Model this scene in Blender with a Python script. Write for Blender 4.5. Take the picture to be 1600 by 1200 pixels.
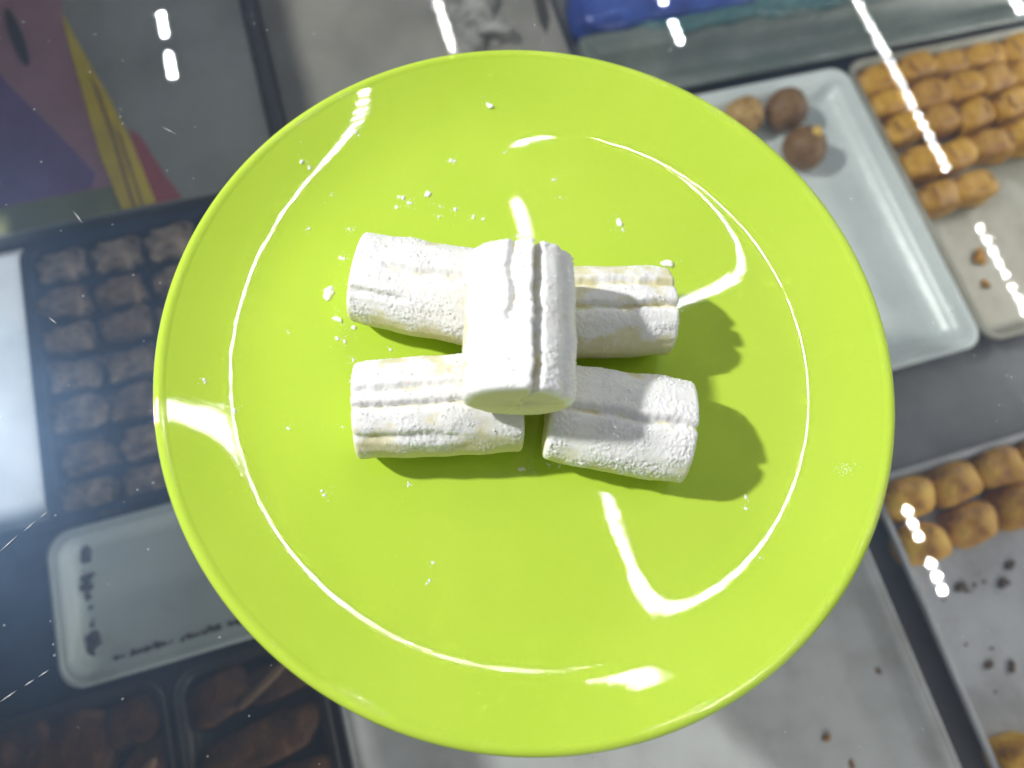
import bpy, bmesh, math, random
from mathutils import Vector, Matrix, noise

for o in list(bpy.data.objects):
    bpy.data.objects.remove(o, do_unlink=True)
scene = bpy.context.scene
col = scene.collection
PI = math.pi

# ------------------------------------------------------------------ camera
cam = bpy.data.cameras.new('camera')
camo = bpy.data.objects.new('camera', cam)
col.objects.link(camo)
CAM = Vector((-0.047375, -0.072914, 0.241823))
RX = ((0.95654, 0.24636, -0.15603), (-0.28162, 0.91926, -0.27504), (0.07568, 0.30702, 0.94869))
camo.matrix_world = Matrix.Translation(CAM) @ Matrix(RX).to_4x4()
cam.sensor_width = 36
cam.lens = 25.373
cam.clip_start = 0.01
cam.clip_end = 50
cam.dof.use_dof = True
cam.dof.focus_distance = 0.233
cam.dof.aperture_fstop = 6.2
scene.camera = camo

# ------------------------------------------------------------------ world and lamps
world = bpy.data.worlds.new('World')
scene.world = world
world.use_nodes = True
world.node_tree.nodes['Background'].inputs[0].default_value = (0.95, 0.98, 1.0, 1)
world.node_tree.nodes['Background'].inputs[1].default_value = 0.22


def area_lamp(name, loc, target, size, power, color, size_y=None):
    l = bpy.data.lights.new(name, 'AREA')
    l.shape = 'DISK' if size_y is None else 'RECTANGLE'
    l.size = size
    if size_y is not None:
        l.size_y = size_y
    l.energy = power
    l.color = color
    o = bpy.data.objects.new(name, l)
    col.objects.link(o)
    o.location = loc
    o.rotation_euler = (Vector(target) - Vector(loc)).to_track_quat('-Z', 'Y').to_euler()
    return o


area_lamp('shop_lamp', (-0.80, 0.416, 0.80), (0, 0, 0), 0.055, 16.5, (1.0, 0.985, 0.95))
area_lamp('case_lamp', (0.70, -0.06, -0.035), (0.28, -0.06, -0.2), 0.7, 1.5, (1.0, 0.97, 0.9), 0.04)
area_lamp('tray_fill_light', (0.16, -0.52, -0.035), (0.12, -0.16, -0.2), 0.5, 0.75, (1.0, 0.98, 0.95), 0.04)  # added fill light, brightens the grey tray in the plate's shadow

scene.render.engine = 'CYCLES'
scene.view_settings.view_transform = 'Standard'
scene.view_settings.look = 'None'
scene.view_settings.exposure = 0
scene.view_settings.gamma = 1
scene.view_settings.use_curve_mapping = False
scene.cycles.use_denoising = True
scene.cycles.denoiser = 'OPENIMAGEDENOISE'
scene.cycles.use_adaptive_sampling = False
scene.cycles.sample_clamp_indirect = 0
scene.cycles.sample_clamp_direct = 0
scene.cycles.caustics_reflective = False
scene.cycles.caustics_refractive = False
scene.cycles.max_bounces = 10
scene.cycles.transparent_max_bounces = 16


# ------------------------------------------------------------------ material helpers
def new_mat(name):
    m = bpy.data.materials.new(name)
    m.use_nodes = True
    nt = m.node_tree
    b = nt.nodes['Principled BSDF']
    return m, nt, b


def N(nt, kind, **kw):
    n = nt.nodes.new(kind)
    for k, v in kw.items():
        setattr(n, k, v)
    return n


def noise_tex(nt, scale, detail=3, rough=0.5, coord='Object', vec=None):
    n = N(nt, 'ShaderNodeTexNoise')
    n.inputs['Scale'].default_value = scale
    n.inputs['Detail'].default_value = detail
    n.inputs['Roughness'].default_value = rough
    if vec is None:
        tc = N(nt, 'ShaderNodeTexCoord')
        vec = tc.outputs[coord]
    nt.links.new(vec, n.inputs['Vector'])
    return n


def ramp(nt, fac, stops):
    r = N(nt, 'ShaderNodeValToRGB')
    while len(r.color_ramp.elements) < len(stops):
        r.color_ramp.elements.new(0.5)
    for e, (p, c) in zip(r.color_ramp.elements, stops):
        e.position = p
        e.color = (*c, 1)
    nt.links.new(fac, r.inputs[0])
    return r


def bump(nt, b, height, strength, dist):
    bp = N(nt, 'ShaderNodeBump')
    bp.inputs['Strength'].default_value = strength
    bp.inputs['Distance'].default_value = dist
    nt.links.new(height, bp.inputs['Height'])
    nt.links.new(bp.outputs[0], b.inputs['Normal'])
    return bp


def mottled(name, stops, scale, rough=0.6, metallic=0.0, bump_scale=None, bump_dist=0.0005, detail=4, spec=0.5, bump_strength=0.5, vary=None):
    m, nt, b = new_mat(name)
    n = noise_tex(nt, scale, detail, 0.6)
    r = ramp(nt, n.outputs['Fac'], stops)
    colour = r.outputs[0]
    if vary:
        oi = N(nt, 'ShaderNodeObjectInfo')
        rr_ = ramp(nt, oi.outputs['Random'], [(0.0, vary[0]), (1.0, vary[1])])
        mm = N(nt, 'ShaderNodeMix', data_type='RGBA', blend_type='MULTIPLY')
        mm.inputs[0].default_value = 1.0
        nt.links.new(colour, mm.inputs[6])
        nt.links.new(rr_.outputs[0], mm.inputs[7])
        colour = mm.outputs[2]
    nt.links.new(colour, b.inputs['Base Color'])
    b.inputs['Roughness'].default_value = rough
    b.inputs['Metallic'].default_value = metallic
    b.inputs['Specular IOR Level'].default_value = spec
    if bump_scale:
        n2 = noise_tex(nt, bump_scale, 4, 0.6)
        bump(nt, b, n2.outputs['Fac'], bump_strength, bump_dist)
    return m


# lime melamine
M = {}
m, nt, b = new_mat('lime_melamine')
n = noise_tex(nt, 18, 3)
r = ramp(nt, n.outputs['Fac'], [(0.3, (0.49, 0.69, 0.062)), (0.7, (0.525, 0.72, 0.076))])
nt.links.new(r.outputs[0], b.inputs['Base Color'])
b.inputs['Roughness'].default_value = 0.014
b.inputs['IOR'].default_value = 1.5
n2 = noise_tex(nt, 420, 2, 0.5)
n3 = noise_tex(nt, 75, 2, 0.5)
add = N(nt, 'ShaderNodeMath', operation='MULTIPLY_ADD')
nt.links.new(n3.outputs['Fac'], add.inputs[0])
add.inputs[1].default_value = 11.0
nt.links.new(n2.outputs['Fac'], add.inputs[2])
bump(nt, b, add.outputs[0], 1.0, 0.0000022)
M['plate'] = m

# pastry dough under icing sugar
m, nt, b = new_mat('sugared_dough')
at = N(nt, 'ShaderNodeAttribute', attribute_name='powder')
n = noise_tex(nt, 480, 6, 0.8)
ma = N(nt, 'ShaderNodeMath', operation='MULTIPLY_ADD')
nt.links.new(n.outputs['Fac'], ma.inputs[0])
ma.inputs[1].default_value = 1.5
sub = N(nt, 'ShaderNodeMath', operation='ADD')
nt.links.new(at.outputs['Fac'], sub.inputs[0])
sub.inputs[1].default_value = -0.80
nt.links.new(sub.outputs[0], ma.inputs[2])
r = ramp(nt, ma.outputs[0], [(0.16, (0.77, 0.73, 0.50)), (0.40, (0.84, 0.82, 0.69)), (0.62, (0.89, 0.895, 0.90))])
nt.links.new(r.outputs[0], b.inputs['Base Color'])
b.inputs['Roughness'].default_value = 0.95
b.inputs['Subsurface Weight'].default_value = 0.18
b.inputs['Subsurface Radius'].default_value = (1.0, 0.75, 0.4)
b.inputs['Subsurface Scale'].default_value = 0.0018
b.inputs['Specular IOR Level'].default_value = 0.15
n2 = noise_tex(nt, 2200, 5, 0.75)
bump(nt, b, n2.outputs['Fac'], 0.55, 0.00022)
M['dough'] = m

m, nt, b = new_mat('icing_sugar')
b.inputs['Base Color'].default_value = (0.92, 0.93, 0.93, 1)
b.inputs['Roughness'].default_value = 1.0
M['sugar'] = m

# counter glass: clear pane with a faint greasy film and specks of dust
m = bpy.data.materials.new('counter_glass')
m.use_nodes = True
nt = m.node_tree
nt.nodes.remove(nt.nodes['Principled BSDF'])
out = nt.nodes['Material Output']
tr = N(nt, 'ShaderNodeBsdfTransparent')
tr.inputs[0].default_value = (0.93, 0.955, 0.945, 1)
gl = N(nt, 'ShaderNodeBsdfGlossy')
gl.inputs['Roughness'].default_value = 0.0
lw = N(nt, 'ShaderNodeLayerWeight')
pw = N(nt, 'ShaderNodeMath', operation='POWER')
nt.links.new(lw.outputs['Facing'], pw.inputs[0])
pw.inputs[1].default_value = 5.0
ma = N(nt, 'ShaderNodeMath', operation='MULTIPLY_ADD')
nt.links.new(pw.outputs[0], ma.inputs[0])
ma.inputs[1].default_value = 0.92
ma.inputs[2].default_value = 0.075
geo = N(nt, 'ShaderNodeNewGeometry')
inv = N(nt, 'ShaderNodeMath', operation='SUBTRACT')
inv.inputs[0].default_value = 1.0
nt.links.new(geo.outputs['Backfacing'], inv.inputs[1])
mx = N(nt, 'ShaderNodeMixShader')
nt.links.new(ma.outputs[0], mx.inputs[0])
nt.links.new(tr.outputs[0], mx.inputs[1])
nt.links.new(gl.outputs[0], mx.inputs[2])
film = N(nt, 'ShaderNodeBsdfGlossy')
film.inputs['Roughness'].default_value = 0.40
film.inputs[0].default_value = (0.36, 0.60, 1.0, 1)
fn = noise_tex(nt, 14, 5, 0.65)
fr = N(nt, 'ShaderNodeMapRange')
nt.links.new(fn.outputs['Fac'], fr.inputs[0])
fr.inputs[1].default_value = 0.3
fr.inputs[2].default_value = 0.7
fr.inputs[3].default_value = 0.022
fr.inputs[4].default_value = 0.045
mx2 = N(nt, 'ShaderNodeMixShader')
nt.links.new(fr.outputs[0], mx2.inputs[0])
nt.links.new(mx.outputs[0], mx2.inputs[1])
nt.links.new(film.outputs[0], mx2.inputs[2])
# dust
vo = N(nt, 'ShaderNodeTexVoronoi')
vo.inputs['Scale'].default_value = 230
tc = N(nt, 'ShaderNodeTexCoord')
nt.links.new(tc.outputs['Object'], vo.inputs['Vector'])
lt = N(nt, 'ShaderNodeMath', operation='LESS_THAN')
nt.links.new(vo.outputs['Distance'], lt.inputs[0])
lt.inputs[1].default_value = 0.10
sx = N(nt, 'ShaderNodeSeparateColor')
nt.links.new(vo.outputs['Color'], sx.inputs[0])
gt = N(nt, 'ShaderNodeMath', operation='GREATER_THAN')
nt.links.new(sx.outputs[0], gt.inputs[0])
gt.inputs[1].default_value = 0.80
mu = N(nt, 'ShaderNodeMath', operation='MULTIPLY')
nt.links.new(lt.outputs[0], mu.inputs[0])
nt.links.new(gt.outputs[0], mu.inputs[1])
mu2 = N(nt, 'ShaderNodeMath', operation='MULTIPLY')
nt.links.new(mu.outputs[0], mu2.inputs[0])
mu2.inputs[1].default_value = 0.22
df = N(nt, 'ShaderNodeBsdfDiffuse')
df.inputs[0].default_value = (0.7, 0.72, 0.75, 1)
mx3 = N(nt, 'ShaderNodeMixShader')
nt.links.new(mu2.outputs[0], mx3.inputs[0])
nt.links.new(mx2.outputs[0], mx3.inputs[1])
nt.links.new(df.outputs[0], mx3.inputs[2])
# the under side only transmits: the reflection above already counts both faces of the pane
mx4 = N(nt, 'ShaderNodeMixShader')
tr2 = N(nt, 'ShaderNodeBsdfTransparent')
nt.links.new(geo.outputs['Backfacing'], mx4.inputs[0])
nt.links.new(mx3.outputs[0], mx4.inputs[1])
nt.links.new(tr2.outputs[0], mx4.inputs[2])
nt.links.new(mx4.outputs[0], out.inputs[0])
M['glass'] = m


def emitter(name, color, strength):
    m = bpy.data.materials.new(name)
    m.use_nodes = True
    nt = m.node_tree
    nt.nodes.remove(nt.nodes['Principled BSDF'])
    e = N(nt, 'ShaderNodeEmission')
    e.inputs[0].default_value = (*color, 1)
    e.inputs[1].default_value = strength
    nt.links.new(e.outputs[0], nt.nodes['Material Output'].inputs[0])
    return m


M['led'] = emitter('led_light', (1.0, 1.0, 0.985), 560)
M['led_cold'] = emitter('led_module_light', (0.90, 0.95, 1.0), 600)
M['board'] = mottled('led_board', [(0.3, (0.6, 0.6, 0.58)), (0.7, (0.7, 0.7, 0.68))], 30)
M['steel'] = mottled('brushed_steel', [(0.3, (0.12, 0.12, 0.13)), (0.7, (0.19, 0.19, 0.20))], 22, 0.38, 0.3, 60, 0.0006)
M['tray_steel'] = mottled('worn_tray_steel', [(0.25, (0.28, 0.27, 0.26)), (0.5, (0.42, 0.42, 0.44)), (0.8, (0.52, 0.52, 0.55))], 24, 0.4, 0.25, 60, 0.0008)
M['grey_tray'] = mottled('worn_aluminium', [(0.25, (0.40, 0.39, 0.37)), (0.5, (0.52, 0.52, 0.52)), (0.75, (0.58, 0.59, 0.60))], 30, 0.42, 0.0, 50, 0.0008)
M['beige_tray'] = mottled('greasy_aluminium', [(0.25, (0.20, 0.18, 0.13)), (0.6, (0.29, 0.28, 0.235)), (0.8, (0.35, 0.345, 0.31))], 26, 0.4, 0.25, 45, 0.0008)
M['pale_tray'] = mottled('pale_tray_plastic', [(0.3, (0.54, 0.59, 0.59)), (0.7, (0.65, 0.70, 0.70))], 16, 0.3, 0.0, 30, 0.001)
M['enamel'] = mottled('stained_enamel', [(0.2, (0.45, 0.44, 0.38)), (0.4, (0.66, 0.72, 0.70)), (0.8, (0.72, 0.78, 0.77))], 20, 0.35)
M['navy_tray'] = mottled('dark_navy_tray', [(0.3, (0.010, 0.016, 0.040)), (0.7, (0.020, 0.030, 0.070))], 20, 0.45)
M['dark_tray'] = mottled('dark_baking_tray', [(0.3, (0.035, 0.03, 0.026)), (0.7, (0.06, 0.055, 0.05))], 20, 0.45, 0.3)
M['cookie'] = mottled('cocoa_biscuit', [(0.30, (0.06, 0.035, 0.024)), (0.47, (0.38, 0.28, 0.205)), (0.70, (0.58, 0.48, 0.385))], 85, 0.85, 0, 600, 0.0016, vary=((0.70, 0.62, 0.55), (1.0, 1.0, 1.0)))
M['golden'] = mottled('golden_pastry', [(0.30, (0.17, 0.058, 0.004)), (0.43, (0.50, 0.245, 0.008)), (0.72, (0.74, 0.45, 0.030))], 60, 0.45, 0, 420, 0.0012, vary=((0.70, 0.62, 0.55), (1.0, 1.0, 1.0)))
M['seam'] = mottled('browned_fold', [(0.3, (0.12, 0.04, 0.004)), (0.7, (0.34, 0.15, 0.012))], 90, 0.5)
M['bun'] = mottled('baked_bun', [(0.30, (0.36, 0.14, 0.008)), (0.48, (0.72, 0.39, 0.025)), (0.72, (0.86, 0.58, 0.08))], 70, 0.5, 0, 350, 0.0012, vary=((0.70, 0.62, 0.55), (1.0, 1.0, 1.0)))
M['pale_ball'] = mottled('nutty_ball_sweet', [(0.3, (0.20, 0.10, 0.02)), (0.5, (0.38, 0.22, 0.06)), (0.75, (0.55, 0.38, 0.14))], 160, 0.6, 0, 300, 0.001)
M['ball'] = mottled('brown_ball_sweet', [(0.25, (0.10, 0.045, 0.012)), (0.7, (0.24, 0.125, 0.04))], 120, 0.55, 0, 400, 0.0006)
M['nut'] = mottled('yellow_nut', [(0.3, (0.55, 0.33, 0.06)), (0.7, (0.75, 0.52, 0.14))], 200, 0.5)
M['brown'] = mottled('dark_brown_pastry', [(0.28, (0.03, 0.010, 0.003)), (0.5, (0.13, 0.05, 0.010)), (0.75, (0.30, 0.13, 0.03))], 70, 0.6, 0, 300, 0.0015, vary=((0.70, 0.62, 0.55), (1.0, 1.0, 1.0)))
M['cream'] = mottled('caramel_stripe', [(0.3, (0.20, 0.115, 0.05)), (0.7, (0.30, 0.19, 0.10))], 90, 0.5)
M['crumb'] = mottled('brown_crumb', [(0.3, (0.12, 0.055, 0.015)), (0.7, (0.36, 0.18, 0.05))], 200, 0.8)
M['burnt'] = mottled('burnt_residue', [(0.3, (0.03, 0.016, 0.01)), (0.7, (0.15, 0.10, 0.06))], 130, 0.7)
M['paper'] = mottled('white_paper', [(0.3, (0.36, 0.42, 0.48)), (0.7, (0.56, 0.60, 0.65))], 14, 0.6)
M['carton'] = mottled('grey_carton', [(0.3, (0.24, 0.24, 0.225)), (0.7, (0.34, 0.335, 0.315))], 18, 0.5)
M['sheet'] = mottled('grey_sheet', [(0.25, (0.17, 0.16, 0.14)), (0.7, (0.30, 0.28, 0.25))], 14, 0.45, 0.1, 22, 0.002)
M['black'] = mottled('gap_black', [(0.3, (0.02, 0.02, 0.022)), (0.7, (0.04, 0.04, 0.04))], 20, 0.4)
M['green_bin'] = mottled('smoky_green_plastic', [(0.3, (0.07, 0.10, 0.085)), (0.55, (0.13, 0.15, 0.135)), (0.75, (0.20, 0.22, 0.205))], 16, 0.3, 0, 30, 0.002)
M['blue_print'] = mottled('blue_wrapper', [(0.35, (0.015, 0.035, 0.21)), (0.65, (0.03, 0.08, 0.36))], 40, 0.3, 0, 60, 0.003)
M['teal'] = mottled('teal_film', [(0.3, (0.03, 0.10, 0.11)), (0.7, (0.09, 0.19, 0.20))], 60, 0.2, 0, 80, 0.004)
M['tan'] = mottled('tan_print', [(0.3, (0.40, 0.30, 0.16)), (0.7, (0.58, 0.50, 0.33))], 120, 0.5)
M['grey_paper'] = mottled('crumpled_paper', [(0.3, (0.10, 0.09, 0.08)), (0.5, (0.28, 0.27, 0.25)), (0.8, (0.5, 0.49, 0.47))], 70, 0.7, 0, 90, 0.004)


def print_ink(name, c):
    return mottled(name, [(0.3, tuple(v * 0.85 for v in c)), (0.7, tuple(min(1, v * 1.12) for v in c))], 40, 0.45)


M['mauve'] = print_ink('mauve_ink', (0.40, 0.21, 0.26))
M['purple'] = print_ink('purple_ink', (0.19, 0.105, 0.27))
M['yellow'] = print_ink('yellow_ink', (0.68, 0.50, 0.02))
M['red'] = print_ink('red_ink', (0.36, 0.07, 0.07))
M['olive'] = print_ink('olive_ink', (0.20, 0.21, 0.08))
M['vein'] = print_ink('brown_ink', (0.26, 0.14, 0.04))
M['shade'] = print_ink('charcoal_ink', (0.045, 0.04, 0.035))
m, nt, b = new_mat('glass_scratch')
b.inputs['Base Color'].default_value = (0.8, 0.82, 0.85, 1)
b.inputs['Roughness'].default_value = 0.5
M['scratch'] = m


# ------------------------------------------------------------------ object helpers
def link(name, me, mat=None, parent=None, smooth=True):
    o = bpy.data.objects.new(name, me)
    col.objects.link(o)
    if mat is not None and not me.materials:
        me.materials.append(mat)
    if smooth:
        me.polygons.foreach_set('use_smooth', [True] * len(me.polygons))
    if parent is not None:
        o.parent = parent
    return o


def pydata(name, v, f):
    me = bpy.data.meshes.new(name)
    me.from_pydata(v, [], f)
    me.validate()
    return me


def empty(name, loc=(0, 0, 0), rz=0):
    o = bpy.data.objects.new(name, None)
    o.empty_display_size = 0.01
    col.objects.link(o)
    o.location = loc
    o.rotation_euler = (0, 0, rz)
    return o


def tag(o, label=None, cat=None, group=None, kind=None):
    if label:
        o['label'] = label
    if cat:
        o['category'] = cat
    if group:
        o['group'] = group
    if kind:
        o['kind'] = kind
    return o


def box_mesh(name, x0, x1, y0, y1, z0, z1, bev=0.0):
    bm = bmesh.new()
    bmesh.ops.create_cube(bm, size=1)
    for v in bm.verts:
        v.co = Vector((x0 + (v.co.x + .5) * (x1 - x0), y0 + (v.co.y + .5) * (y1 - y0), z0 + (v.co.z + .5) * (z1 - z0)))
    if bev:
        bmesh.ops.bevel(bm, geom=bm.edges[:], offset=bev, segments=2, affect='EDGES', profile=0.5)
    me = bpy.data.meshes.new(name)
    bm.to_mesh(me)
    bm.free()
    return me


def poly_sheet(name, pts, z, th=0.0005):
    """thin printed sheet with real thickness"""
    n = len(pts)
    v = [(x, y, z) for x, y in pts] + [(x, y, z + th) for x, y in pts]
    f = [tuple(range(n, 2 * n)), tuple(reversed(range(n)))]
    f += [(i, (i + 1) % n, n + (i + 1) % n, n + i) for i in range(n)]
    me = pydata(name, v, f)
    bm = bmesh.new()
    bm.from_mesh(me)
    bmesh.ops.recalc_face_normals(bm, faces=bm.faces)
    bm.to_mesh(me)
    bm.free()
    return me


def rrect(x0, x1, y0, y1, r, k=6):
    pts = []
    for cx, cy, a in ((x1 - r, y1 - r, 0), (x0 + r, y1 - r, 90), (x0 + r, y0 + r, 180), (x1 - r, y0 + r, 270)):
        for i in range(k + 1):
            t = math.radians(a + 90 * i / k)
            pts.append((cx + r * math.cos(t), cy + r * math.sin(t)))
    return pts


def loft(name, loops, close_last=True, close_first=False):
    n = len(loops[0])
    v = [p for l in loops for p in l]
    f = []
    for j in range(len(loops) - 1):
        for i in range(n):
            f.append((j * n + i, j * n + (i + 1) % n, (j + 1) * n + (i + 1) % n, (j + 1) * n + i))
    if close_last:
        f.append(tuple((len(loops) - 1) * n + i for i in range(n)))
    if close_first:
        f.append(tuple(reversed(range(n))))
    me = pydata(name, v, f)
    bm = bmesh.new()
    bm.from_mesh(me)
    bmesh.ops.recalc_face_normals(bm, faces=bm.faces)
    bm.to_mesh(me)
    bm.free()
    return me


def tray(name, x0, x1, y0, y1, zf, depth, mat, label, cat='tray', lip=0.004, slope=0.006, r=0.014, group=None):
    """sheet tray: rolled lip, sloping wall, flat floor; thing > tray_floor, rim"""
    cx, cy = (x0 + x1) / 2, (y0 + y1) / 2
    e = tag(empty(name, (cx, cy, zf)), label, cat, group)
    a0, a1, b0, b1 = x0 - cx, x1 - cx, y0 - cy, y1 - cy

    def ring(ins, z):
        rr = max(0.002, r - ins * 0.6)
        return [(x, y, z) for x, y in rrect(a0 + ins, a1 - ins, b0 + ins, b1 - ins, rr)]
    t = 0.0012
    # floor and walls with thickness
    body = loft('tray_body', [ring(lip * .9, depth - t), ring(lip, depth - 0.0004), ring(lip + slope * .35, depth * .6), ring(lip + slope * .8, 0.003), ring(lip + slope + .003, t)], True)
    bo = link('tray_body', body, mat, e)
    sm = bo.modifiers.new('bevel', 'SOLIDIFY')
    sm.thickness = 0.0008
    sm.offset = -1 if False else 1
    rim = loft('rim', [ring(lip, depth - .0006), ring(lip * .75, depth + .0008), ring(lip * .35, depth + .0012), ring(0.0002, depth + .0002), ring(0, depth - .0015), ring(lip * .3, depth - .0025), ring(lip * .85, depth - .002), ring(lip, depth - .0006)], False)
    link('rim', rim, mat, e)
    return e


def lump(name, rx, ry, rz, seed, amp, freq, seg=20, rings=12, boxy=1.0, flat=0.35, fold=0.0):
    """uneven baked lump standing on z = 0"""
    v, f = [], []

    def spow(a, p):
        return math.copysign(abs(a) ** p, a)
    for j in range(rings + 1):
        ph = -PI / 2 + PI * j / rings
        for i in range(seg):
            th = 2 * PI * i / seg
            x = spow(math.cos(ph), boxy) * spow(math.cos(th), boxy)
            y = spow(math.cos(ph), boxy) * spow(math.sin(th), boxy)
            z = spow(math.sin(ph), boxy)
            p = Vector((x * rx, y * ry, z * rz))
            d = 1 + amp * noise.noise(Vector((p.x * freq + seed * 7.3, p.y * freq, p.z * freq)))
            p *= d
            if fold:
                p.z -= fold * math.exp(-((p.x - rx * .15 * math.sin(seed)) / (rx * .12)) ** 2) * (z > 0)
                p.z += fold * 0.7 * math.exp(-((p.x - rx * .45) / (rx * .2)) ** 2) * (z > 0)
            p.z = max(p.z, -rz * flat) + rz * flat
            v.append(tuple(p))
    for j in range(rings):
        for i in range(seg):
            f.append((j * seg + i, j * seg + (i + 1) % seg, (j + 1) * seg + (i + 1) % seg, (j + 1) * seg + i))
    return pydata(name, v, f)


# ------------------------------------------------------------------ the display case
pane = link('counter_glass', box_mesh('counter_glass', -0.203, 0.95, -0.55, 0.75, -0.008, 0.0), M['glass'], None, False)
tag(pane, 'clear glass top of the display case under the lime plate', None, None, 'structure')
for pts in ([(-0.178, -0.0141), (-0.1722, -0.0104)], [(-0.1705, -0.0098), (-0.1667, -0.0073)], [(-0.1655, -0.0068), (-0.1629, -0.0055)],
            [(-0.1815, -0.0581), (-0.1765, -0.0562)], [(-0.1745, -0.0556), (-0.1715, -0.0546)], [(-0.1705, -0.0543), (-0.1672, -0.0531)],
            [(-0.1435, 0.102), (-0.1408, 0.0959)], [(-0.1080, 0.1310), (-0.1035, 0.1265)], [(-0.1560, 0.0620), (-0.1535, 0.0588)]):
    (xa, ya), (xb, yb) = pts
    d = Vector((xb - xa, yb - ya, 0)).normalized() * 0.00011
    pr_ = Vector((-d.y, d.x, 0))
    mid = ((xa + xb) / 2, (ya + yb) / 2)
    loop = [(xa, ya), (mid[0] + pr_.x, mid[1] + pr_.y), (xb, yb), (mid[0] - pr_.x, mid[1] - pr_.y)]
    link('scratch', poly_sheet('scratch', loop, 0.0002, 0.00005), M['scratch'], pane, False)

tag(link('case_floor', box_mesh('case_floor', -0.75, 1.0, -0.6, 0.85, -0.23, -0.2075), M['steel'], None, False), 'dull steel floor of the display case', None, None, 'structure')
tag(link('light_block_frame', box_mesh('light_block_frame', -0.350, -0.205, 0.118, 0.278, -0.03, 0.004), M['steel'], None, False), 'unseen steel frame shaped to shade the biscuit tray side', None, None, 'structure')  # out of view, sized to keep the shop lamp off the left trays
tag(link('light_block_slab', box_mesh('light_block_slab', -0.75, -0.205, 0.280, 0.95, -0.03, 0.004), M['steel'], None, False), 'unseen steel slab added to block lamp light beside the counter glass', None, None, 'structure')  # added out of view to keep the shop lamp off the carton
tag(link('light_block_slab', box_mesh('light_block_slab', -0.75, -0.205, -0.6, 0.116, -0.03, 0.004), M['steel'], None, False), 'unseen steel slab added to block lamp light beside the counter glass', None, None, 'structure')  # added out of view to keep the shop lamp off the dark pastries

FZ = -0.2065
T1 = tray('biscuit_tray', -0.256, -0.078, 0.040, 0.226, FZ, 0.014, M['navy_tray'], 'dark navy tray filled with rows of cocoa brown biscuits')
T2 = tray('enamel_tray', -0.258, -0.080, -0.052, 0.035, FZ, 0.015, M['enamel'], 'empty whitish enamel tray with burnt brown stains along its edges')
T3 = tray('dark_pastry_tray', -0.315, -0.206, -0.190, -0.056, FZ, 0.015, M['dark_tray'], 'dark baking tray of brown pastries beside the stained enamel tray corner')
T3b = tray('dark_pastry_tray', -0.204, -0.124, -0.190, -0.056, FZ, 0.015, M['dark_tray'], 'dark baking tray of brown pastries next to the empty steel tray')
T7 = tray('steel_tray', -0.120, 0.207, -0.340, -0.075, FZ, 0.012, M['grey_tray'], 'empty light grey steel tray with faint spots', slope=0.009)
T4 = tray('bun_tray', 0.222, 0.420, -0.330, -0.066, FZ, 0.016, M['tray_steel'], 'worn steel tray holding two rows of small golden buns', slope=0.004)
T5 = tray('pale_tray', 0.150, 0.342, -0.004, 0.232, FZ, 0.018, M['pale_tray'], 'pale grey tray almost empty except for brown ball sweets', slope=0.013, lip=0.006)
T6 = tray('rolled_pastry_tray', 0.345, 0.530, -0.004, 0.236, FZ, 0.016, M['beige_tray'], 'greasy steel tray holding rows of golden rolled pastries', slope=0.005)

tag(link('paper_sheet', box_mesh('paper_sheet', -0.300, -0.2575, 0.046, 0.224, FZ, FZ + 0.006, 0.001), M['paper']), 'narrow white paper strip lying beside the biscuit tray', 'paper')
tag(link('shaded_floor_sheet', box_mesh('shaded_floor_sheet', -0.420, -0.2595, -0.0545, 0.0445, FZ, FZ + 0.003, 0.001), M['navy_tray']), 'dark navy sheet painting the shaded case floor beside the stained enamel tray', 'mat')  # dark sheet paints the shade on the case floor here

# printed carton
cz = -0.1925
CB = tag(empty('printed_carton', (-0.178, 0.34, FZ)), 'grey carton printed with mauve, purple and a yellow leaf', 'carton')


def carton_part(name, me, mat, par=CB):
    me.transform(Matrix.Translation((0.178, -0.34, -FZ)))
    return link(name, me, mat, par, False)


carton_part('carton_body', box_mesh('carton_body', -0.285, -0.087, 0.2335, 0.46, FZ, cz, 0.0012), M['carton'])
carton_part('mauve_print', poly_sheet('mauve_print', [(-.284, .455), (-.207, .455), (-.2098, .403), (-.2035, .33), (-.1985, .282), (-.193, .2545), (-.284, .2545)], cz + .0002, .0003), M['mauve'])
carton_part('purple_print', poly_sheet('purple_print', [(-.284, .395), (-.262, .375), (-.25, .350), (-.225, .306), (-.203, .266), (-.207, .2555), (-.284, .2548)], cz + .0006, .0003), M['purple'])
carton_part('olive_print', poly_sheet('olive_print', [(-.284, .2543), (-.1935, .2543), (-.189, .2345), (-.284, .2345)], cz + .0002, .0003), M['olive'])
carton_part('red_print', poly_sheet('red_print', [(-.178, .297), (-.1716, .290), (-.160, .255), (-.1515, .2345), (-.172, .2345)], cz + .0002, .0003), M['red'])
lf = carton_part('leaf_print', poly_sheet('leaf_print', [(-.2098, .405), (-.198, .362), (-.187, .325), (-.177, .285), (-.1685, .2345), (-.190, .2345), (-.1985, .28), (-.2035, .33), (-.208, .375)], cz + .0010, .0003), M['yellow'])
for pts in ([(-.197, .345), (-.193, .333), (-.187, .29), (-.181, .2345), (-.183, .2345), (-.189, .29)], [(-.186, .300), (-.183, .29), (-.176, .2345), (-.1775, .2345)]):
    me = poly_sheet('leaf_vein', pts, cz + .0014, .0002)
    me.transform(Matrix.Translation((0.178, -0.34, -FZ)))
    link('leaf_vein', me, M['vein'], lf, False)
ell = []
for i in range(16):
    t = 2 * PI * i / 16
    a, b_ = 0.027 * math.cos(t), 0.0042 * math.sin(t)
    ell.append((-.2412 + a * math.sin(-.17) * -1 * -1 + b_, .3895 + a))
carton_part('dark_print', poly_sheet('dark_print', ell, cz + .0010, .0003), M['shade'])

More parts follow.
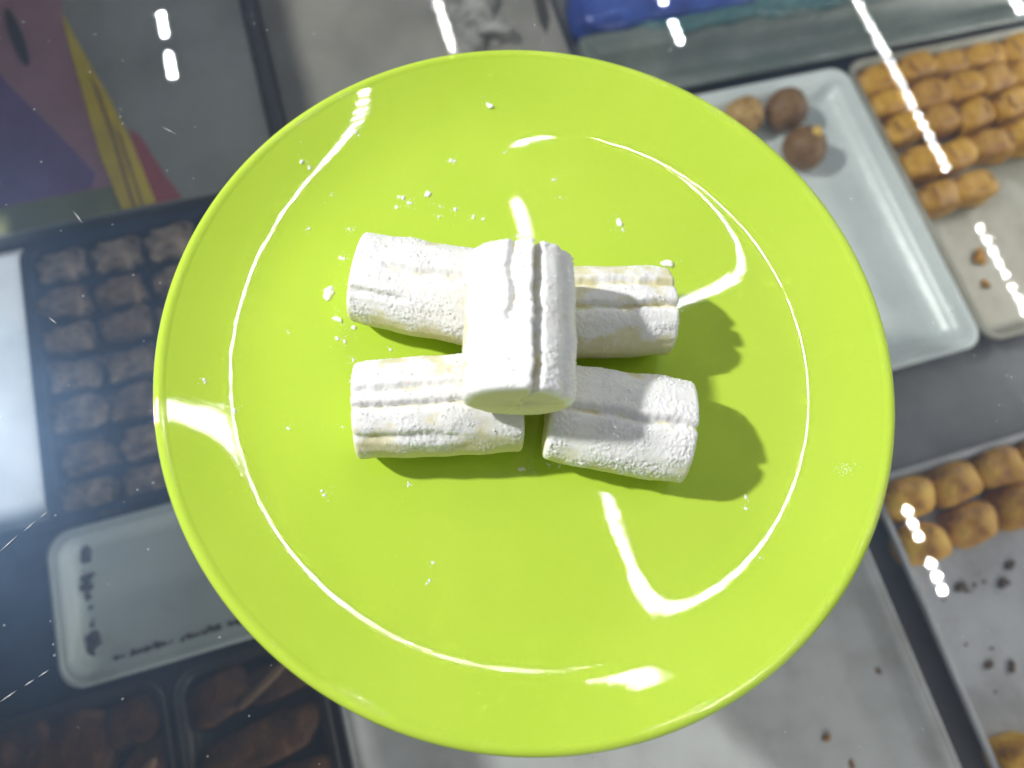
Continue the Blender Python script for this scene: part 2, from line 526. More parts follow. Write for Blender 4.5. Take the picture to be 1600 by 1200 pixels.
# black gap strip, grey sheet and the things behind
tag(link('gap_strip', box_mesh('gap_strip', -0.0855, -0.0765, 0.245, 0.47, FZ, -0.189, 0.001), M['black']), 'thin black strip for the dark gap between printed carton and grey sheet', 'gap strip')  # added strip, its black stands in for the dark gap between boxes
GS = tag(empty('grey_sheet', (0.035, 0.35, FZ)), 'plain grey sheet metal plate behind the lime plate', 'sheet')
me = box_mesh('sheet_body', -0.11, 0.108, -0.11, 0.11, 0, 0.008, 0.001)
link('sheet_body', me, M['sheet'], GS)
me = poly_sheet('dark_mark', [(.096, .005), (.106, .012), (.102, -.018), (.0955, -.032), (.093, -.02)], .0082, .0003)
link('dark_mark', me, M['shade'], GS, False)
me = lump('crumpled_paper', 0.018, 0.028, 0.008, 4, 0.9, 90, 32, 20, 0.8)
o = link('crumpled_paper', me, M['grey_paper'])
o.location = (0.081, 0.338, FZ + 0.008)
tag(o, 'small crumpled dark grey paper lying on the grey sheet', 'paper')

GB = tray('green_bin', 0.146, 0.560, 0.239, 0.300, FZ, 0.020, M['green_bin'], 'long smoky green plastic bin behind the pale tray', 'bin', lip=0.010, slope=0.016, r=0.008)
BP = tag(empty('blue_package', (0.238, 0.331, FZ)), 'bright blue wrapped package with tan patches behind the green bin', 'package')
link('package_body', lump('package_body', 0.086, 0.033, 0.024, 2, 0.12, 60, 40, 20, 0.45), M['blue_print'], BP)
for (px_, py_, w_, h_, rz_) in ((-.052, -.004, .016, .010, .3), (.060, -.018, .012, .012, .8), (-.005, .012, .02, .008, .1)):
    me = lump('tan_patch', w_ * .6, h_ * .6, 0.004, px_ * 100, 0.3, 120, 16, 8, 0.5)
    o = link('tan_patch', me, M['tan'], BP)
    o.location = (px_, py_, 0.0295)
    o.rotation_euler = (0, 0, rz_)
me = lump('film_fold', 0.10, 0.010, 0.009, 6, 0.6, 90, 48, 12, 0.7)
o = link('film_fold', me, M['teal'], BP)
o.location = (0.03, -0.034, 0.012)
o = link('flat_pastry', lump('flat_pastry', 0.075, 0.04, 0.016, 9, 0.2, 60, 32, 14, 0.6), M['bun'])
o.location = (0.415, 0.345, FZ)
tag(o, 'large brown flat pastry lying behind the green bin', 'pastry')

# ------------------------------------------------------------------ sweets in the trays
rnd = random.Random(7)


def scatter_rest(name, meshes, mat, spots, label, cat, group):
    for k, (x, y, z, rz, s) in enumerate(spots):
        me = meshes[k % len(meshes)]
        o = link(name, me, mat)
        o.location = (x, y, z)
        o.rotation_euler = (rnd.uniform(-.05, .05), rnd.uniform(-.05, .05), rz)
        o.scale = (s, s * rnd.uniform(.95, 1.05), s * rnd.uniform(.9, 1.1))
        if name == 'rolled_pastry':
            link('fold_seam', seams[k % 3], M['seam'], o)
        tag(o, label[k] if isinstance(label, list) else label, cat, group)


TF = FZ + 0.0022
cookies = [lump('biscuit', 0.0150, 0.0100, 0.0075, s, 0.40, 150, 32, 18, 0.45, 0.4) for s in range(7)]
spots = []
biscuit_labels = []
for c_, x in enumerate((-0.2345, -0.2005, -0.1655, -0.1320)):
    for r_ in range(7):
        y = 0.2060 - r_ * 0.0257
        if c_ == 3 and r_ > 0:
            continue
        if c_ == 2 and r_ > 5:
            continue
        spots.append((x + rnd.uniform(-.0012, .0012), y + rnd.uniform(-.001, .001), TF, rnd.uniform(-.1, .1), rnd.uniform(.93, 1.03)))
        biscuit_labels.append(('brown biscuit in the navy tray row bordering the printed carton', 'brown biscuit in the navy tray, second row from the printed carton', 'brown biscuit in the navy tray, third row from the printed carton', 'brown biscuit in the navy tray, fourth row from the printed carton', 'brown biscuit in the navy tray, fifth row from the printed carton', 'brown biscuit in the navy tray, second row from the enamel tray', 'brown biscuit in the navy tray row bordering the enamel tray')[r_])
scatter_rest('biscuit', cookies, M['cookie'], spots, biscuit_labels, 'biscuit', 'biscuits in rows in the navy tray')

def seam_mesh(x0, bow, sgn):
    pts = []
    for i in range(13):
        t = -1 + 2 * i / 12
        pts.append(Vector((x0 + sgn * bow * (1 - t * t) * 2 - sgn * bow, t * 0.0104, 0.0183 - 0.0062 * abs(t) ** 3.2)))
    V, F = [], []
    for i, p in enumerate(pts):
        d = (pts[min(i + 1, 12)] - pts[max(i - 1, 0)]).normalized()
        sd = d.cross(Vector((0, 0, 1))).normalized()
        up = sd.cross(d)
        rr_ = 0.0012 * (0.5 + 0.5 * math.sin(PI * i / 12))
        for a in range(6):
            V.append(tuple(p + sd * rr_ * 1.3 * math.cos(a * PI / 3) + up * rr_ * math.sin(a * PI / 3)))
    for i in range(12):
        for a in range(6):
            F.append((i * 6 + a, i * 6 + (a + 1) % 6, (i + 1) * 6 + (a + 1) % 6, (i + 1) * 6 + a))
    return pydata('fold_seam', V, F)


seams = [seam_mesh(0.003, 0.0028, 1), seam_mesh(-0.005, 0.0024, -1), seam_mesh(0.007, 0.003, 1)]
rolls6 = [lump('rolled_pastry', 0.0155, 0.0108, 0.0125, s + 20, 0.14, 70, 36, 20, 0.5, 0.5, 0.0) for s in range(7)]
spots = []
pastry_labels = []
for y, x0_, n_, j in ((0.2170, 0.3680, 5, 0), (0.1935, 0.3655, 5, 1), (0.1690, 0.3665, 5, 2), (0.1385, 0.3670, 4, 3), (0.1100, 0.3660, 2, 4)):
    for i in range(n_):
        spots.append((x0_ + i * 0.0312 + rnd.uniform(-.001, .001), y + rnd.uniform(-.0015, .0015) + (0.004 if (j == 3 and i > 1) else 0), TF, rnd.uniform(-.24, .24), rnd.uniform(.98, 1.12)))
        pastry_labels.append(('golden rolled pastry in the row bordering the green bin', 'golden rolled pastry in the second row from the green bin', 'golden rolled pastry in the third row from the green bin', 'golden rolled pastry in the fourth row from the green bin', 'golden rolled pastry in the last pair beside the bare tray end')[j])
scatter_rest('rolled_pastry', rolls6, M['golden'], spots, pastry_labels, 'pastry', 'golden pastries in rows in the greasy tray')

buns = [lump('bun', 0.0168, 0.0128, 0.0135, s + 40, 0.16, 80, 30, 18, 0.62, 0.45) for s in range(5)]
spots = [(x, y, TF, rnd.uniform(-.15, .15), rnd.uniform(.95, 1.03)) for x, y in
         ((0.2435, -0.0850), (0.2780, -0.0835), (0.3130, -0.0825), (0.3480, -0.0830), (0.2425, -0.1125), (0.2790, -0.1105), (0.3150, -0.1095), (0.3500, -0.1090))]
scatter_rest('bun', buns, M['bun'], spots, ['small golden bun in the row along the worn steel tray wall'] * 4 + ['small golden bun in the row beside the bare crumbed tray floor'] * 4, 'bun', 'golden buns in the worn steel tray')
o = link('bun', buns[1], M['bun'])
o.location = (0.2440, -0.2400, TF)
tag(o, 'lone golden bun left apart in the worn steel tray', 'bun')

ballm = lump('ball_body', 0.0158, 0.0158, 0.0155, 60, 0.07, 90, 28, 18, 1.0, 0.85)
for (x, y, s, rz, lab) in ((0.2830, 0.2060, 1.0, 0.3, 'brown ball sweet close to the corner of the pale tray'),
                           (0.2835, 0.1715, 1.0, 1.3, 'brown ball sweet topped with a yellow nut in the pale tray'),
                           (0.2500, 0.2085, 0.92, 2.2, 'lighter brown ball sweet close to the far wall of the pale tray')):
    e = tag(empty('ball_sweet', (x, y, TF), rz), lab, 'sweet', 'ball sweets in the pale tray')
    bo = link('ball_body', ballm if 'lighter' not in lab else ballm.copy(), M['ball'], e)
    if 'lighter' in lab:
        bo.data.materials.clear()
        bo.data.materials.append(M['pale_ball'])
    bo.scale = (s, s, s)
    if 'nut' in lab:
        nu = link('nut', lump('nut', .0045, .004, .003, 3, .2, 200, 14, 8), M['nut'], e)
        nu.location = (.003, -.0025, .0272)

# dark pastries
dark_spots = [(-0.2880, -0.0800, 0.024, 0.016, 0.6), (-0.2540, -0.0790, 0.021, 0.017, -0.4), (-0.2265, -0.0750, 0.017, 0.013, 0.2),
              (-0.2700, -0.1130, 0.024, 0.016, -0.2), (-0.2280, -0.1060, 0.026, 0.012, 0.7)]
for k, (x, y, a, b_, rz) in enumerate(dark_spots):
    o = link('dark_pastry', lump('dark_pastry', a, b_, 0.0085, 80 + k, 0.28, 75, 36, 18, 0.6, 0.45), M['brown'])
    o.location = (x, y, TF)
    o.rotation_euler = (0, 0, rz)
    if k == 4:
        tag(o, 'long brown pastry with a caramel coloured stripe in the dark baking tray', 'pastry', 'brown pastries in the dark tray')
        s = link('caramel_stripe', lump('caramel_stripe', .019, .0035, .0025, 3, .3, 90, 24, 8, .7), M['cream'], o)
        s.location = (0, -.001, .0115)
    else:
        tag(o, 'rounded dark brown pastry in the tray beside the enamel tray corner', 'pastry', 'brown pastries in the dark tray')
for k, (x, y, a, b_, rz) in enumerate([(-0.1810, -0.0760, 0.019, 0.012, 0.3), (-0.1500, -0.0770, 0.022, 0.010, 0.15), (-0.1640, -0.1060, 0.034, 0.011, 0.12), (-0.1640, -0.1330, 0.034, 0.011, 0.1)]):
    o = link('dark_pastry', lump('dark_pastry', a, b_, 0.0080, 90 + k, 0.25, 75, 36, 18, 0.55, 0.45), M['brown'])
    o.location = (x, y, TF)
    o.rotation_euler = (0, 0, rz)
    if k == 1:
        tag(o, 'dark brown pastry stick with a pale diagonal stripe under the plate edge', 'pastry', 'brown sticks in the dark tray')
        s = link('caramel_stripe', lump('caramel_stripe', .020, .0026, .0022, 4, .3, 90, 24, 8, .7), M['cream'], o)
        s.location = (-.006, .001, .0105)
        s.rotation_euler = (0, 0, .35)
    else:
        tag(o, 'dark brown pastry stick in the tray next to the steel tray', 'pastry', 'brown sticks in the dark tray')


# crumbs and burnt residue
def crumb_object(name, pts, mat, label, cat, z, seed):
    rr = random.Random(seed)
    V, F = [], []
    for (x, y, s) in pts:
        me = lump('t', s, s * rr.uniform(.6, 1.0), s * .35, rr.random() * 50, 0.8, 0.9 / s, 12, 7, 0.8, 0.3)
        a = rr.uniform(0, PI)
        base = len(V)
        for v in me.vertices:
            V.append((x + v.co.x * math.cos(a) - v.co.y * math.sin(a), y + v.co.x * math.sin(a) + v.co.y * math.cos(a), z + v.co.z))
        for p in me.polygons:
            F.append(tuple(base + i for i in p.vertices))
        bpy.data.meshes.remove(me)
    o = link(name, pydata(name, V, F), mat)
    return tag(o, label, cat, None, 'stuff')


rr = random.Random(3)
pts = [(-0.2425, 0.0240, .0035), (-0.2425, 0.0190, .0028), (-0.2440, 0.0020, .0035), (-0.2435, 0.0070, .0028), (-0.2440, -0.0030, .0025), (-0.2445, -0.0290, .0048), (-0.2455, -0.0260, .003)]
for i in range(60):
    t = rr.random()
    pts.append((-0.235 + 0.080 * t, -0.0405 - 0.0025 * rr.random() + 0.0005, rr.uniform(.0006, .0026)))
for i in range(14):
    pts.append((-0.2440 + rr.uniform(-.002, .004), rr.uniform(-.035, .028), rr.uniform(.0005, .0015)))
crumb_object('burnt_residue', pts, M['burnt'], 'burnt brown residue stuck along the edges of the enamel tray', 'residue', FZ + .0022, 5)
pts = [(0.3836, 0.0611, .0055), (0.3792, 0.0401, .0042), (0.400, 0.082, .0015), (0.372, 0.085, .001)]
crumb_object('pastry_crumbs', pts, M['golden'], 'golden pastry flakes on the bare end of the greasy tray', 'crumbs', TF, 6)
pts = [(0.2628, -0.1457, .0042), (0.2575, -0.1445, .003), (0.2973, -0.1425, .004), (0.2884, -0.15, .0035), (0.2700, -0.1460, .0015), (0.2770, -0.1465, .0015), (0.2566, -0.1911, .0025), (0.2699, -0.1958, .0038), (0.2306, -0.2144, .0018)]
for i in range(9):
    pts.append((rr.uniform(.235, .30), rr.uniform(-.235, -.125), rr.uniform(.0004, .0011)))
crumb_object('bun_crumbs', pts, M['burnt'], 'dark brown crumbs and residue in the bun tray', 'crumbs', TF, 7)
pts = [(0.195, -0.1874, .0022), (0.141, -0.1976, .0026), (0.1879, -0.1742, .0016), (0.150, -0.215, .002), (0.04, -0.156, .0032), (0.037, -0.159, .002), (.165, -.135, .0012)]
crumb_object('tray_crumbs', pts, M['crumb'], 'few brown crumbs in the empty light grey steel tray', 'crumbs', TF, 8)

# ------------------------------------------------------------------ LED lights above the counter (seen as reflections)
LH = 1.0


def led_lens_mesh(name, pts, r, z):
    V, F = [], []
    k = 10
    for (x, y) in pts:
        b0 = len(V)
        for zz, rr_ in ((z, r), (z - r * .45, r * .85), (z - r * .75, r * .45)):
            V += [(x + rr_ * math.cos(2 * PI * i / k), y + rr_ * math.sin(2 * PI * i / k), zz) for i in range(k)]
        for j in range(2):
            for i in range(k):
                F.append((b0 + j * k + i, b0 + (j + 1) * k + i, b0 + (j + 1) * k + (i + 1) % k, b0 + j * k + (i + 1) % k))
        F.append(tuple(b0 + 2 * k + i for i in reversed(range(k))))
    return pydata(name, V, F)


def led_strip(xa, ya, xb, yb, label, pitch=0.0170, r=0.0019):
    L = math.hypot(xb - xa, yb - ya)
    n_ = max(2, int(L / pitch))
    e = tag(empty('led_strip', ((xa + xb) / 2, (ya + yb) / 2, LH), math.atan2(yb - ya, xb - xa)), label, 'lamp', 'LED strips above the counter')
    link('strip_board', box_mesh('strip_board', -L / 2 - .01, L / 2 + .01, -.006, .006, .0005, .004), M['board'], e, False)
    lens = link('led_row', led_lens_mesh('led_row', [((i - (n_ - 1) / 2) * pitch, 0) for i in range(n_)], r, 0), M['led'], e, False)
    lens['kind'] = 'stuff'
    return e


led_strip(0.243, 0.0, 0.243, 0.375, 'LED strip running above the lime plate')
led_strip(0.243, 0.440, 0.243, 0.552, 'short LED strip in line with the strip above the lime plate')
led_strip(0.246, 0.96, 0.246, 1.42, 'LED strip continuing beyond the gap from the strip above the plate', 0.0275, 0.0024)
led_strip(0.262, 0.336, 0.540, 0.336, 'short LED strip set crosswise above the lime plate')
led_strip(1.185, 0.49, 1.185, 1.30, 'long LED strip reflected over the rolled pastries', 0.0275, 0.0024)
led_strip(1.190, -0.05, 1.190, 0.385, 'LED strip reflected over the bare end of the greasy tray', 0.0275, 0.0024)


def led_module(x, y, label):
    e = tag(empty('led_module', (x, y, LH)), label, 'lamp', 'three-lamp LED modules above the counter')
    link('module_case', box_mesh('module_case', -.008, .008, -.036, .036, .0005, .008, .001), M['board'], e)
    for k in (-1, 0, 1):
        led = link('led_lens', led_lens_mesh('led_lens', [(0, k * 0.0235)], 0.0040, 0), M['led_cold'], e, False)


for x, ys, lab in ((-0.322, (1.224, 1.118), 'cold white LED module reflected over the printed carton'),
                   (0.738, (1.085, 0.975), 'cold white LED module reflected over the blue package'),
                   (0.775, (-0.149, -0.244), 'cold white LED module reflected over the bun tray'),
                   (1.568, (0.885,), 'cold white LED module reflected behind the rolled pastry tray')):
    for y in ys:
        led_module(x, y, lab)

# ------------------------------------------------------------------ the lime plate
R = 0.12
Z0 = 0.012
RW, WID, S0, S1 = 0.78, 0.037, 0.055, 0.36


def slope(r):
    return S0 * (r / (RW * R)) + (S1 - S0) / (1 + math.exp(-(r / R - RW) / WID)) + 0.08 * min(max((r / R - 0.84) / 0.12, 0), 1.5)


NP = 400
PROF = [Z0]
for i in range(NP):
    PROF.append(PROF[-1] + slope((i + .5) / NP * R) * R / NP)


def plate_z(r):
    t = min(max(r / R * NP, 0), NP - 1e-6)
    i = int(t)
    return PROF[i] + (PROF[i + 1] - PROF[i]) * (t - i)


def lathe(name, prof, seg=320):
    V, F = [], []
    n_ = len(prof)
    start_pole = prof[0][0] == 0
    for j, (r_, z_) in enumerate(prof):
        if r_ == 0:
            V.append((0, 0, z_))
        else:
            V += [(r_ * math.cos(2 * PI * i / seg), r_ * math.sin(2 * PI * i / seg), z_) for i in range(seg)]
    off = 1 if start_pole else 0
    j0 = 1 if start_pole else 0
    if start_pole:
        F += [(0, off + i, off + (i + 1) % seg) for i in range(seg)]
    for j in range(j0, n_ - 1):
        a_, b_ = off + (j - j0) * seg, off + (j - j0 + 1) * seg
        F += [(a_ + i, b_ + i, b_ + (i + 1) % seg, a_ + (i + 1) % seg) for i in range(seg)]
    return pydata(name, V, F)


PL = tag(empty('lime_plate', (0, 0, 0)), 'round glossy lime green plate standing on the counter glass', 'plate')
rl = 0.966 * R
prof = [(0, Z0)] + [(r_, plate_z(r_)) for r_ in [rl * (i / 96) for i in range(1, 97)]]
zi = plate_z(rl)
under = [(r_, plate_z(r_) - 0.0042) for r_ in [rl * (1 - i / 40) for i in range(0, 40)]]
link('plate_body', lathe('plate_body', prof), M['plate'], PL)
link('underside', lathe('underside', under, 160), M['plate'], PL)
lipprof = [(rl, zi), (rl + .0007, zi + .00042), (rl + .0014, zi + .00072), (rl + .0021, zi + .00080), (rl + .0028, zi + .00066), (rl + .0034, zi + .0003), (R - .0002, zi - .0003), (R + .0001, zi - .0012), (R - .0002, zi - .0022), (R - .0010, zi - .0032), (R - .0022, zi - .0038), (rl, zi - .0042)]
link('rim_lip', lathe('rim_lip', lipprof), M['plate'], PL)
link('foot_ring', lathe('foot_ring', [(.068, plate_z(.068) - .0040), (.0672, .0006), (.066, .0001), (.064, .0001), (.063, .0006), (.0625, plate_z(.0625) - .0040)], 128), M['plate'], PL)


# ------------------------------------------------------------------ sugared pastry rolls
def sstep(a, b, x):
    t = min(max((x - a) / (b - a), 0), 1)
    return t * t * (3 - 2 * t)


def make_roll(L, w, h, grooves, seed, dust=0.0, taper=0.0, bend=0.0, rough=1.0, power=0.93, cut=(0, 0), dust_dir=0.0, wobble=1.0):
    """grooves: (angle in degrees, depth, width in degrees, u start, u end, lip); powder amount per vertex"""
    nu, nt_ = 150, 230
    V, F, PW = [], [], []
    so = Vector((seed * 13.7, seed * 5.1, seed * 3.3))

    def spow(a, p):
        return math.copysign(abs(a) ** p, a)
    er = 0.0015
    rows = []
    us = [-1 + 2 * i / (nu - 1) for i in range(nu)]
    caps = 7
    seq = [(-1, (k + 1) / (caps + 1)) for k in range(caps)] + [(u, 1.0) for u in us] + [(1, 1 - (k + 1) / (caps + 1)) for k in range(caps)]
    for (u, sc) in seq:
        x = u * L / 2
        d_end = L / 2 - abs(x)
        ins = 0
        if d_end < er:
            ins = er - math.sqrt(max(0, er * er - (er - d_end) ** 2))
        big = 1 + 0.05 * (1 - u * u) + taper * u
        row = []
        for i in range(nt_):
            th = 2 * PI * i / nt_
            c_, s_ = math.cos(th), math.sin(th)
            hw, hh = (w / 2) * big - ins, (h / 2) * big - ins
            y = hw * spow(c_, power)
            z = hh * spow(s_, power)
            # grooves and folds
            deg = math.degrees(th)
            gd = 0.0
            for (ga, dep, gw, u0, u1, lip) in grooves:
                fade = sstep(u0 - .12, u0 + .08, u) * (1 - sstep(u1 - .08, u1 + .12, u))
                wob = wobble * (3.2 * noise.noise(Vector((u * 2.3, ga, seed))) + 1.6 * noise.noise(Vector((u * 9, ga, seed + 9))) + 0.7 * noise.noise(Vector((u * 14.3, ga, seed + 5))))
                dd = (deg - ga - wob + 180) % 360 - 180
                gw_ = gw * (1 + .45 * noise.noise(Vector((u * 5, ga + 3, seed))))
                g = math.exp(-(dd / gw_) ** 2) * 1.35 * dep * fade * (1 + .4 * noise.noise(Vector((u * 6, ga + 9, seed))))
                gd += g
                if lip:
                    gd -= fade * dep * lip * math.exp(-((dd + 2.0 * gw) / (1.3 * gw)) ** 2)
            rad = math.hypot(y, z)
            k_ = max(0.2, (rad - gd) / max(rad, 1e-6))
            y, z = y * k_, z * k_
            up = s_ * 0.85 + 0.5 * c_ * dust_dir
            p = Vector((x, y, z))
            q = p + so * 0.01
            n1 = noise.noise(q * 230)
            n2 = noise.noise(q * 700)
            n3 = noise.noise(q * 1700)
            n4 = noise.noise(q * 110)
            pwv = sstep(-0.45, 0.55, up + 0.55 * n4 + 0.35 * n1 + dust)
            pwv *= 1 - (0.45 + .4 * n1) * sstep(0.0006, 0.0014, gd)
            if sc < 1:
                pwv *= 0.12
            n5 = noise.noise(Vector((u * 1.6, th * 5.5, seed * 3.1)))
            g1 = 0.45 - noise.voronoi(q * 760)[0][0]
            g2 = 0.45 - noise.voronoi(q * 1500)[0][0]
            amp = 0.00004 + 0.00032 * (.25 + .75 * pwv) * rough * sstep(-.5, .4, n4 + .6 * n1)
            disp = amp * (g1 * 0.9 + g2 * 1.3 + n2 * .35 + n3 * .7) + 0.00014 * n1 + 0.0006 * n4 + 0.00025 * n5
            rv = Vector((0, y, z))
            if rv.length > 1e-6:
                rv.normalize()
            p += rv * disp
            if sc < 1:
                p.y *= sc
                p.z *= sc
                e_ = (1 - sc)
                p.x += u * 0.0004 * math.sin(e_ * PI) + 0.0006 * n1 * e_ + 0.00025 * n2
            p.x += (cut[0] if u < 0 else cut[1]) * p.z * max(0, (abs(u) - .75) / .25)
            p.z += bend * (1 - u * u) + h / 2
            row.append(len(V))
            V.append(tuple(p))
            PW.append(pwv)
        rows.append(row)
    for a_, b_ in zip(rows[:-1], rows[1:]):
        for i in range(nt_):
            F.append((a_[i], b_[i], b_[(i + 1) % nt_], a_[(i + 1) % nt_]))
    F.append(tuple(rows[0]))
    F.append(tuple(reversed(rows[-1])))
    me = pydata('sugar_roll', V, F)
    bm = bmesh.new()
    bm.from_mesh(me)
    bmesh.ops.recalc_face_normals(bm, faces=bm.faces)
    bm.to_mesh(me)
    bm.free()
    a_ = me.attributes.new('powder', 'FLOAT', 'POINT')
    a_.data.foreach_set('value', PW)
    return me


def place_roll(me, x, y, z, ang, label, tilt=0.0, spin=0.0):
    o = link('sugar_roll', me, M['dough'])
    o.location = (x, y, z)
    o.rotation_euler = Matrix.Rotation(math.radians(ang), 3, 'Z').to_4x4().to_euler()
    o.rotation_euler = (Matrix.Rotation(math.radians(ang), 4, 'Z') @ Matrix.Rotation(math.radians(tilt), 4, 'Y') @ Matrix.Rotation(math.radians(spin), 4, 'X')).to_euler()
    tag(o, label, 'pastry', 'sugar dusted pastry rolls stacked on the plate')
    pw_ = [d.value for d in me.attributes['powder'].data]
    rg = random.Random(int(abs(x * 1e5)) + 3)
    V, F = [], []
    tries = 0
    while len(V) < 6 * 620 and tries < 9000:
        tries += 1
        v = me.vertices[rg.randrange(len(me.vertices))]
        if v.normal.z < -.1 or pw_[v.index] < rg.uniform(.25, 1.0):
            continue
        n4 = noise.noise(Vector(v.co) * 160 + Vector((x * 900, 0, 0)))
        if n4 < rg.uniform(-.5, .35):
            continue
        sz = rg.uniform(.00010, .00027) * (1.7 if rg.random() < .10 else 1)
        c = v.co + v.normal * sz * .35
        b0 = len(V)
        ax = Matrix.Rotation(rg.uniform(0, PI), 3, Vector((rg.gauss(0, 1), rg.gauss(0, 1), rg.gauss(0, 1))))
        for d in ((1, 0, 0), (-1, 0, 0), (0, 1, 0), (0, -1, 0), (0, 0, 1), (0, 0, -1)):
            V.append(tuple(c + ax @ Vector(d) * sz * rg.uniform(.6, 1.2)))
        for f_ in ((0, 2, 4), (2, 1, 4), (1, 3, 4), (3, 0, 4), (2, 0, 5), (1, 2, 5), (3, 1, 5), (0, 3, 5)):
            F.append(tuple(b0 + i for i in f_))
    gr = link('sugar_grains', pydata('sugar_grains', V, F), M['sugar'], o)
    gr['kind'] = 'stuff'
    return o


# angles: 0 = +y side of the roll (far side), 90 = top, 180 = near side
bz = Z0 + 0.0006
roll1 = make_roll(0.0500, 0.0300, 0.0260, [(92, .0013, 3.5, -.55, 1.2, .5), (128, .0007, 5, -.95, -.3, .6)], 1, -0.15, 0.02, 0.0, 1.2)
place_roll(roll1, -0.0278, 0.0272, bz, -26.0, 'sugared pastry roll with one broken groove, thickly dusted, beside scattered sugar clumps')
roll2 = make_roll(0.0465, 0.0290, 0.0260, [(72, .0016, 4, -1.3, 1.3, .35), (102, .0018, 4, -1.3, 1.3, .3)], 2, -0.50, 0.0, 0.0, 0.8)
place_roll(roll2, 0.0228, 0.0062, bz, -13.5, 'sugared pastry roll with two straight grooves and bare cream coloured side')
roll3 = make_roll(0.0505, 0.0300, 0.0260, [(66, .0008, 3.5, -1.0, 1.2, .3), (82, .0013, 3.5, -1.3, 1.3, .4), (100, .0014, 3.5, -1.3, 1.3, .2), (138, .0006, 6, -1.3, .2, .5)], 3, -0.38, 0.03, 0.0, 0.9)
place_roll(roll3, -0.0360, -0.0112, bz, -12.0, 'sugared pastry roll with several close grooves and a bare pale end')
roll4 = make_roll(0.0440, 0.0310, 0.0260, [(96, .0015, 3.5, -.9, 1.2, .5)], 4, -0.12, 0.04, 0.0, 1.5)
place_roll(roll4, 0.0168, -0.0308, bz, -24.5, 'sugared pastry roll with coarse grainy sugar and one crack along its top')
roll5 = make_roll(0.0440, 0.0305, 0.0270, [(103, .0034, 3.6, -1.3, 1.3, .35), (79, .0011, 3.0, -.1, 1.3, .4), (138, .0007, 6, -1.3, 1.3, .3)], 5, -0.02, 0.0, 0.0, 1.3, wobble=1.9)
place_roll(roll5, -0.0094, -0.0025, bz + 0.0255, 72.5, 'uppermost sugared pastry roll lying across the other four')

# ------------------------------------------------------------------ icing sugar on the plate
CL = [[-0.0608, 0.0409, 0.00268], [-0.0602, 0.0306, 0.00185], [-0.057, 0.0262, 0.00124], [-0.0487, 0.0623, 0.00082], [-0.0531, 0.0527, 0.00124], [0.0124, 0.0994, 0.00185], [-0.0066, 0.081, 0.00124], [0.0281, 0.0652, 0.00103], [0.0454, 0.0424, 0.00165], [0.0456, 0.0394, 0.00062], [-0.0191, 0.0701, 0.00165], [-0.028, 0.0703, 0.00124], [-0.0258, 0.0685, 0.00103], [-0.0315, 0.0674, 0.00082], [-0.011, 0.0622, 0.00124], [-0.0161, 0.0652, 0.00082], [-0.0058, 0.0575, 0.00082], [-0.0018, 0.0563, 0.00082], [0.0572, 0.0223, 0.00206], [-0.0623, 0.0237, 0.00103], [-0.0595, 0.0219, 0.00103], [-0.0761, -0.0266, 0.00103], [-0.0588, 0.0154, 0.00082], [-0.0587, 0.0895, 0.00144], [-0.0567, 0.0873, 0.00082], [-0.0631, 0.0656, 0.00082], [-0.0179, 0.0609, 0.00082], [-0.0387, 0.0972, 0.00082], [-0.0521, 0.0769, 0.00062], [-0.1043, 0.0181, 0.00082], [-0.0979, 0.0069, 0.00082], [-0.0769, 0.0296, 0.00062], [-0.0832, -0.0023, 0.00082], [-0.0609, 0.008, 0.00082], [-0.0668, -0.0066, 0.00062], [-0.0138, -0.0352, 0.00124], [-0.0063, -0.0356, 0.00082], [-0.0024, -0.0371, 0.00082], [-0.0506, -0.0302, 0.00082], [-0.0498, -0.0557, 0.00082], [0.0491, -0.0828, 0.00041], [0.0526, -0.0638, 0.00082], [0.0512, -0.0671, 0.00062], [-0.0522, -0.0609, 0.00062], [-0.0457, 0.016, 0.00082], [0.0078, 0.0463, 0.00082], [0.0133, 0.0805, 0.00062], [0.0276, 0.0579, 0.00062]]
NAMED = {0: 'largest white sugar clump on the plate beside the broken groove roll', 1: 'long white sugar clump below the largest clump on the plate',
         5: 'white sugar clump lying alone near the plate rim', 8: 'white sugar clump lying alone between the plate centre and rim',
         10: 'white sugar clump among smaller specks on the plate', 18: 'white sugar clump touching the end of the two groove roll'}
rr = random.Random(21)
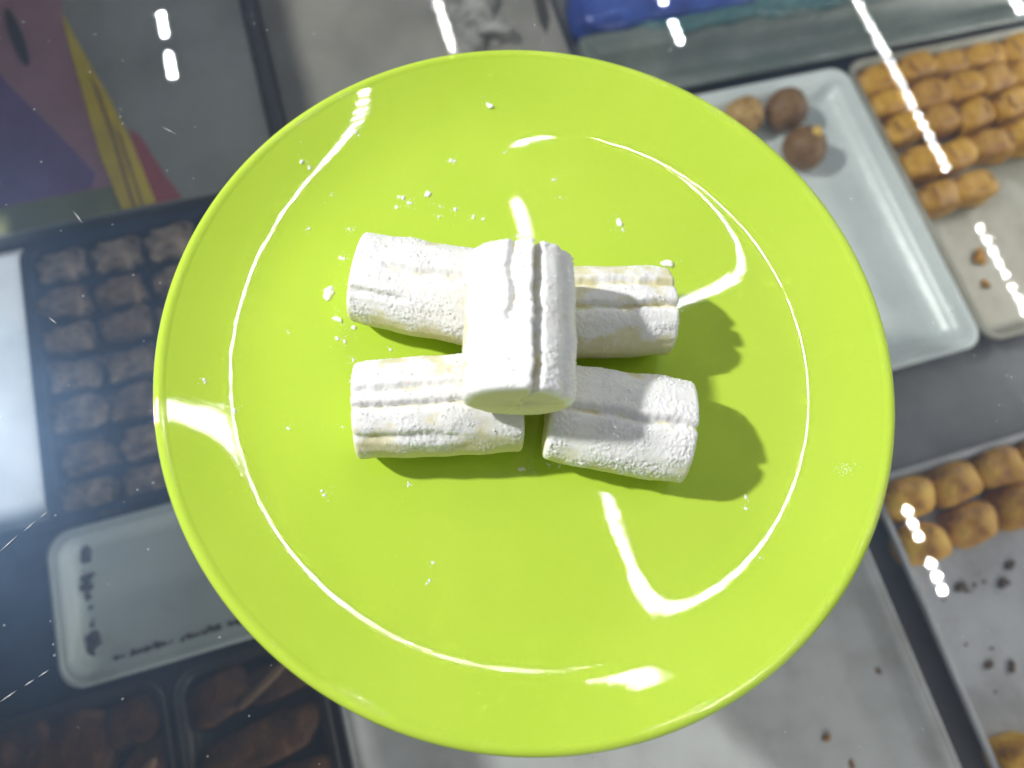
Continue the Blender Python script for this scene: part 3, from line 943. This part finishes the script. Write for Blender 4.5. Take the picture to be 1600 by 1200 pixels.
for k, lab in NAMED.items():
    x, y, s = CL[k]
    me = lump('sugar_clump', s * .95, s * (0.5 if k == 1 else .62), s * .28, k + 5.37, 0.95, 1.1 / s, 34, 20, 1.0, 0.3)
    o = link('sugar_clump', me, M['sugar'])
    o.location = (x, y, plate_z(math.hypot(x, y)))
    o.rotation_euler = (0, 0, {0: 0.9, 1: -0.7}.get(k, rr.uniform(0, 3)))
    tag(o, lab, 'sugar', 'sugar clumps on the plate')
V, F = [], []


def speck(x, y, s):
    base = len(V)
    z = plate_z(math.hypot(x, y))
    sg, rg = 8, 4
    sd = rr.random() * 90
    a = rr.uniform(0, PI)
    ca, sa = math.cos(a), math.sin(a)
    e = rr.uniform(.55, 1)
    for j in range(rg + 1):
        ph = PI / 2 * j / rg
        for i in range(sg):
            th = 2 * PI * i / sg
            d = s * (1 + 0.5 * noise.noise(Vector((math.cos(th) * 1.3 + sd, math.sin(th) * 1.3, ph))))
            px, py = d * math.cos(ph) * math.cos(th), d * e * math.cos(ph) * math.sin(th)
            V.append((x + px * ca - py * sa, y + px * sa + py * ca, z - .00003 + d * .5 * math.sin(ph)))
    for j in range(rg):
        for i in range(sg):
            F.append((base + j * sg + i, base + j * sg + (i + 1) % sg, base + (j + 1) * sg + (i + 1) % sg, base + (j + 1) * sg + i))


for k, (x, y, s) in enumerate(CL):
    if k not in NAMED:
        for q in range(rr.choice((1, 2, 3))):
            speck(x + rr.gauss(0, s * .5), y + rr.gauss(0, s * .5), s * rr.uniform(.45, .75))
    for q in range(int(8 + s * 14000)):
        t = abs(rr.gauss(0, 1.5)) * max(s, .0008)
        a = rr.uniform(0, 2 * PI)
        speck(x + t * math.cos(a), y + t * math.sin(a), rr.uniform(.00004, .00020))
for q in range(700):
    a, t = rr.uniform(0, 2 * PI), abs(rr.gauss(0, .042)) + .012
    x, y = -.010 + t * math.cos(a) * 1.2, .020 + t * math.sin(a)
    if math.hypot(x, y) < .10:
        speck(x, y, rr.uniform(.00004, .00013))
for q in range(60):
    speck(0.0857 + rr.gauss(0, .0016), -0.0643 + rr.gauss(0, .0010), rr.uniform(.00006, .0002))
o = link('sugar_dust', pydata('sugar_dust', V, F), M['sugar'])
tag(o, 'fine white icing sugar specks scattered over the lime plate', 'sugar', None, 'stuff')
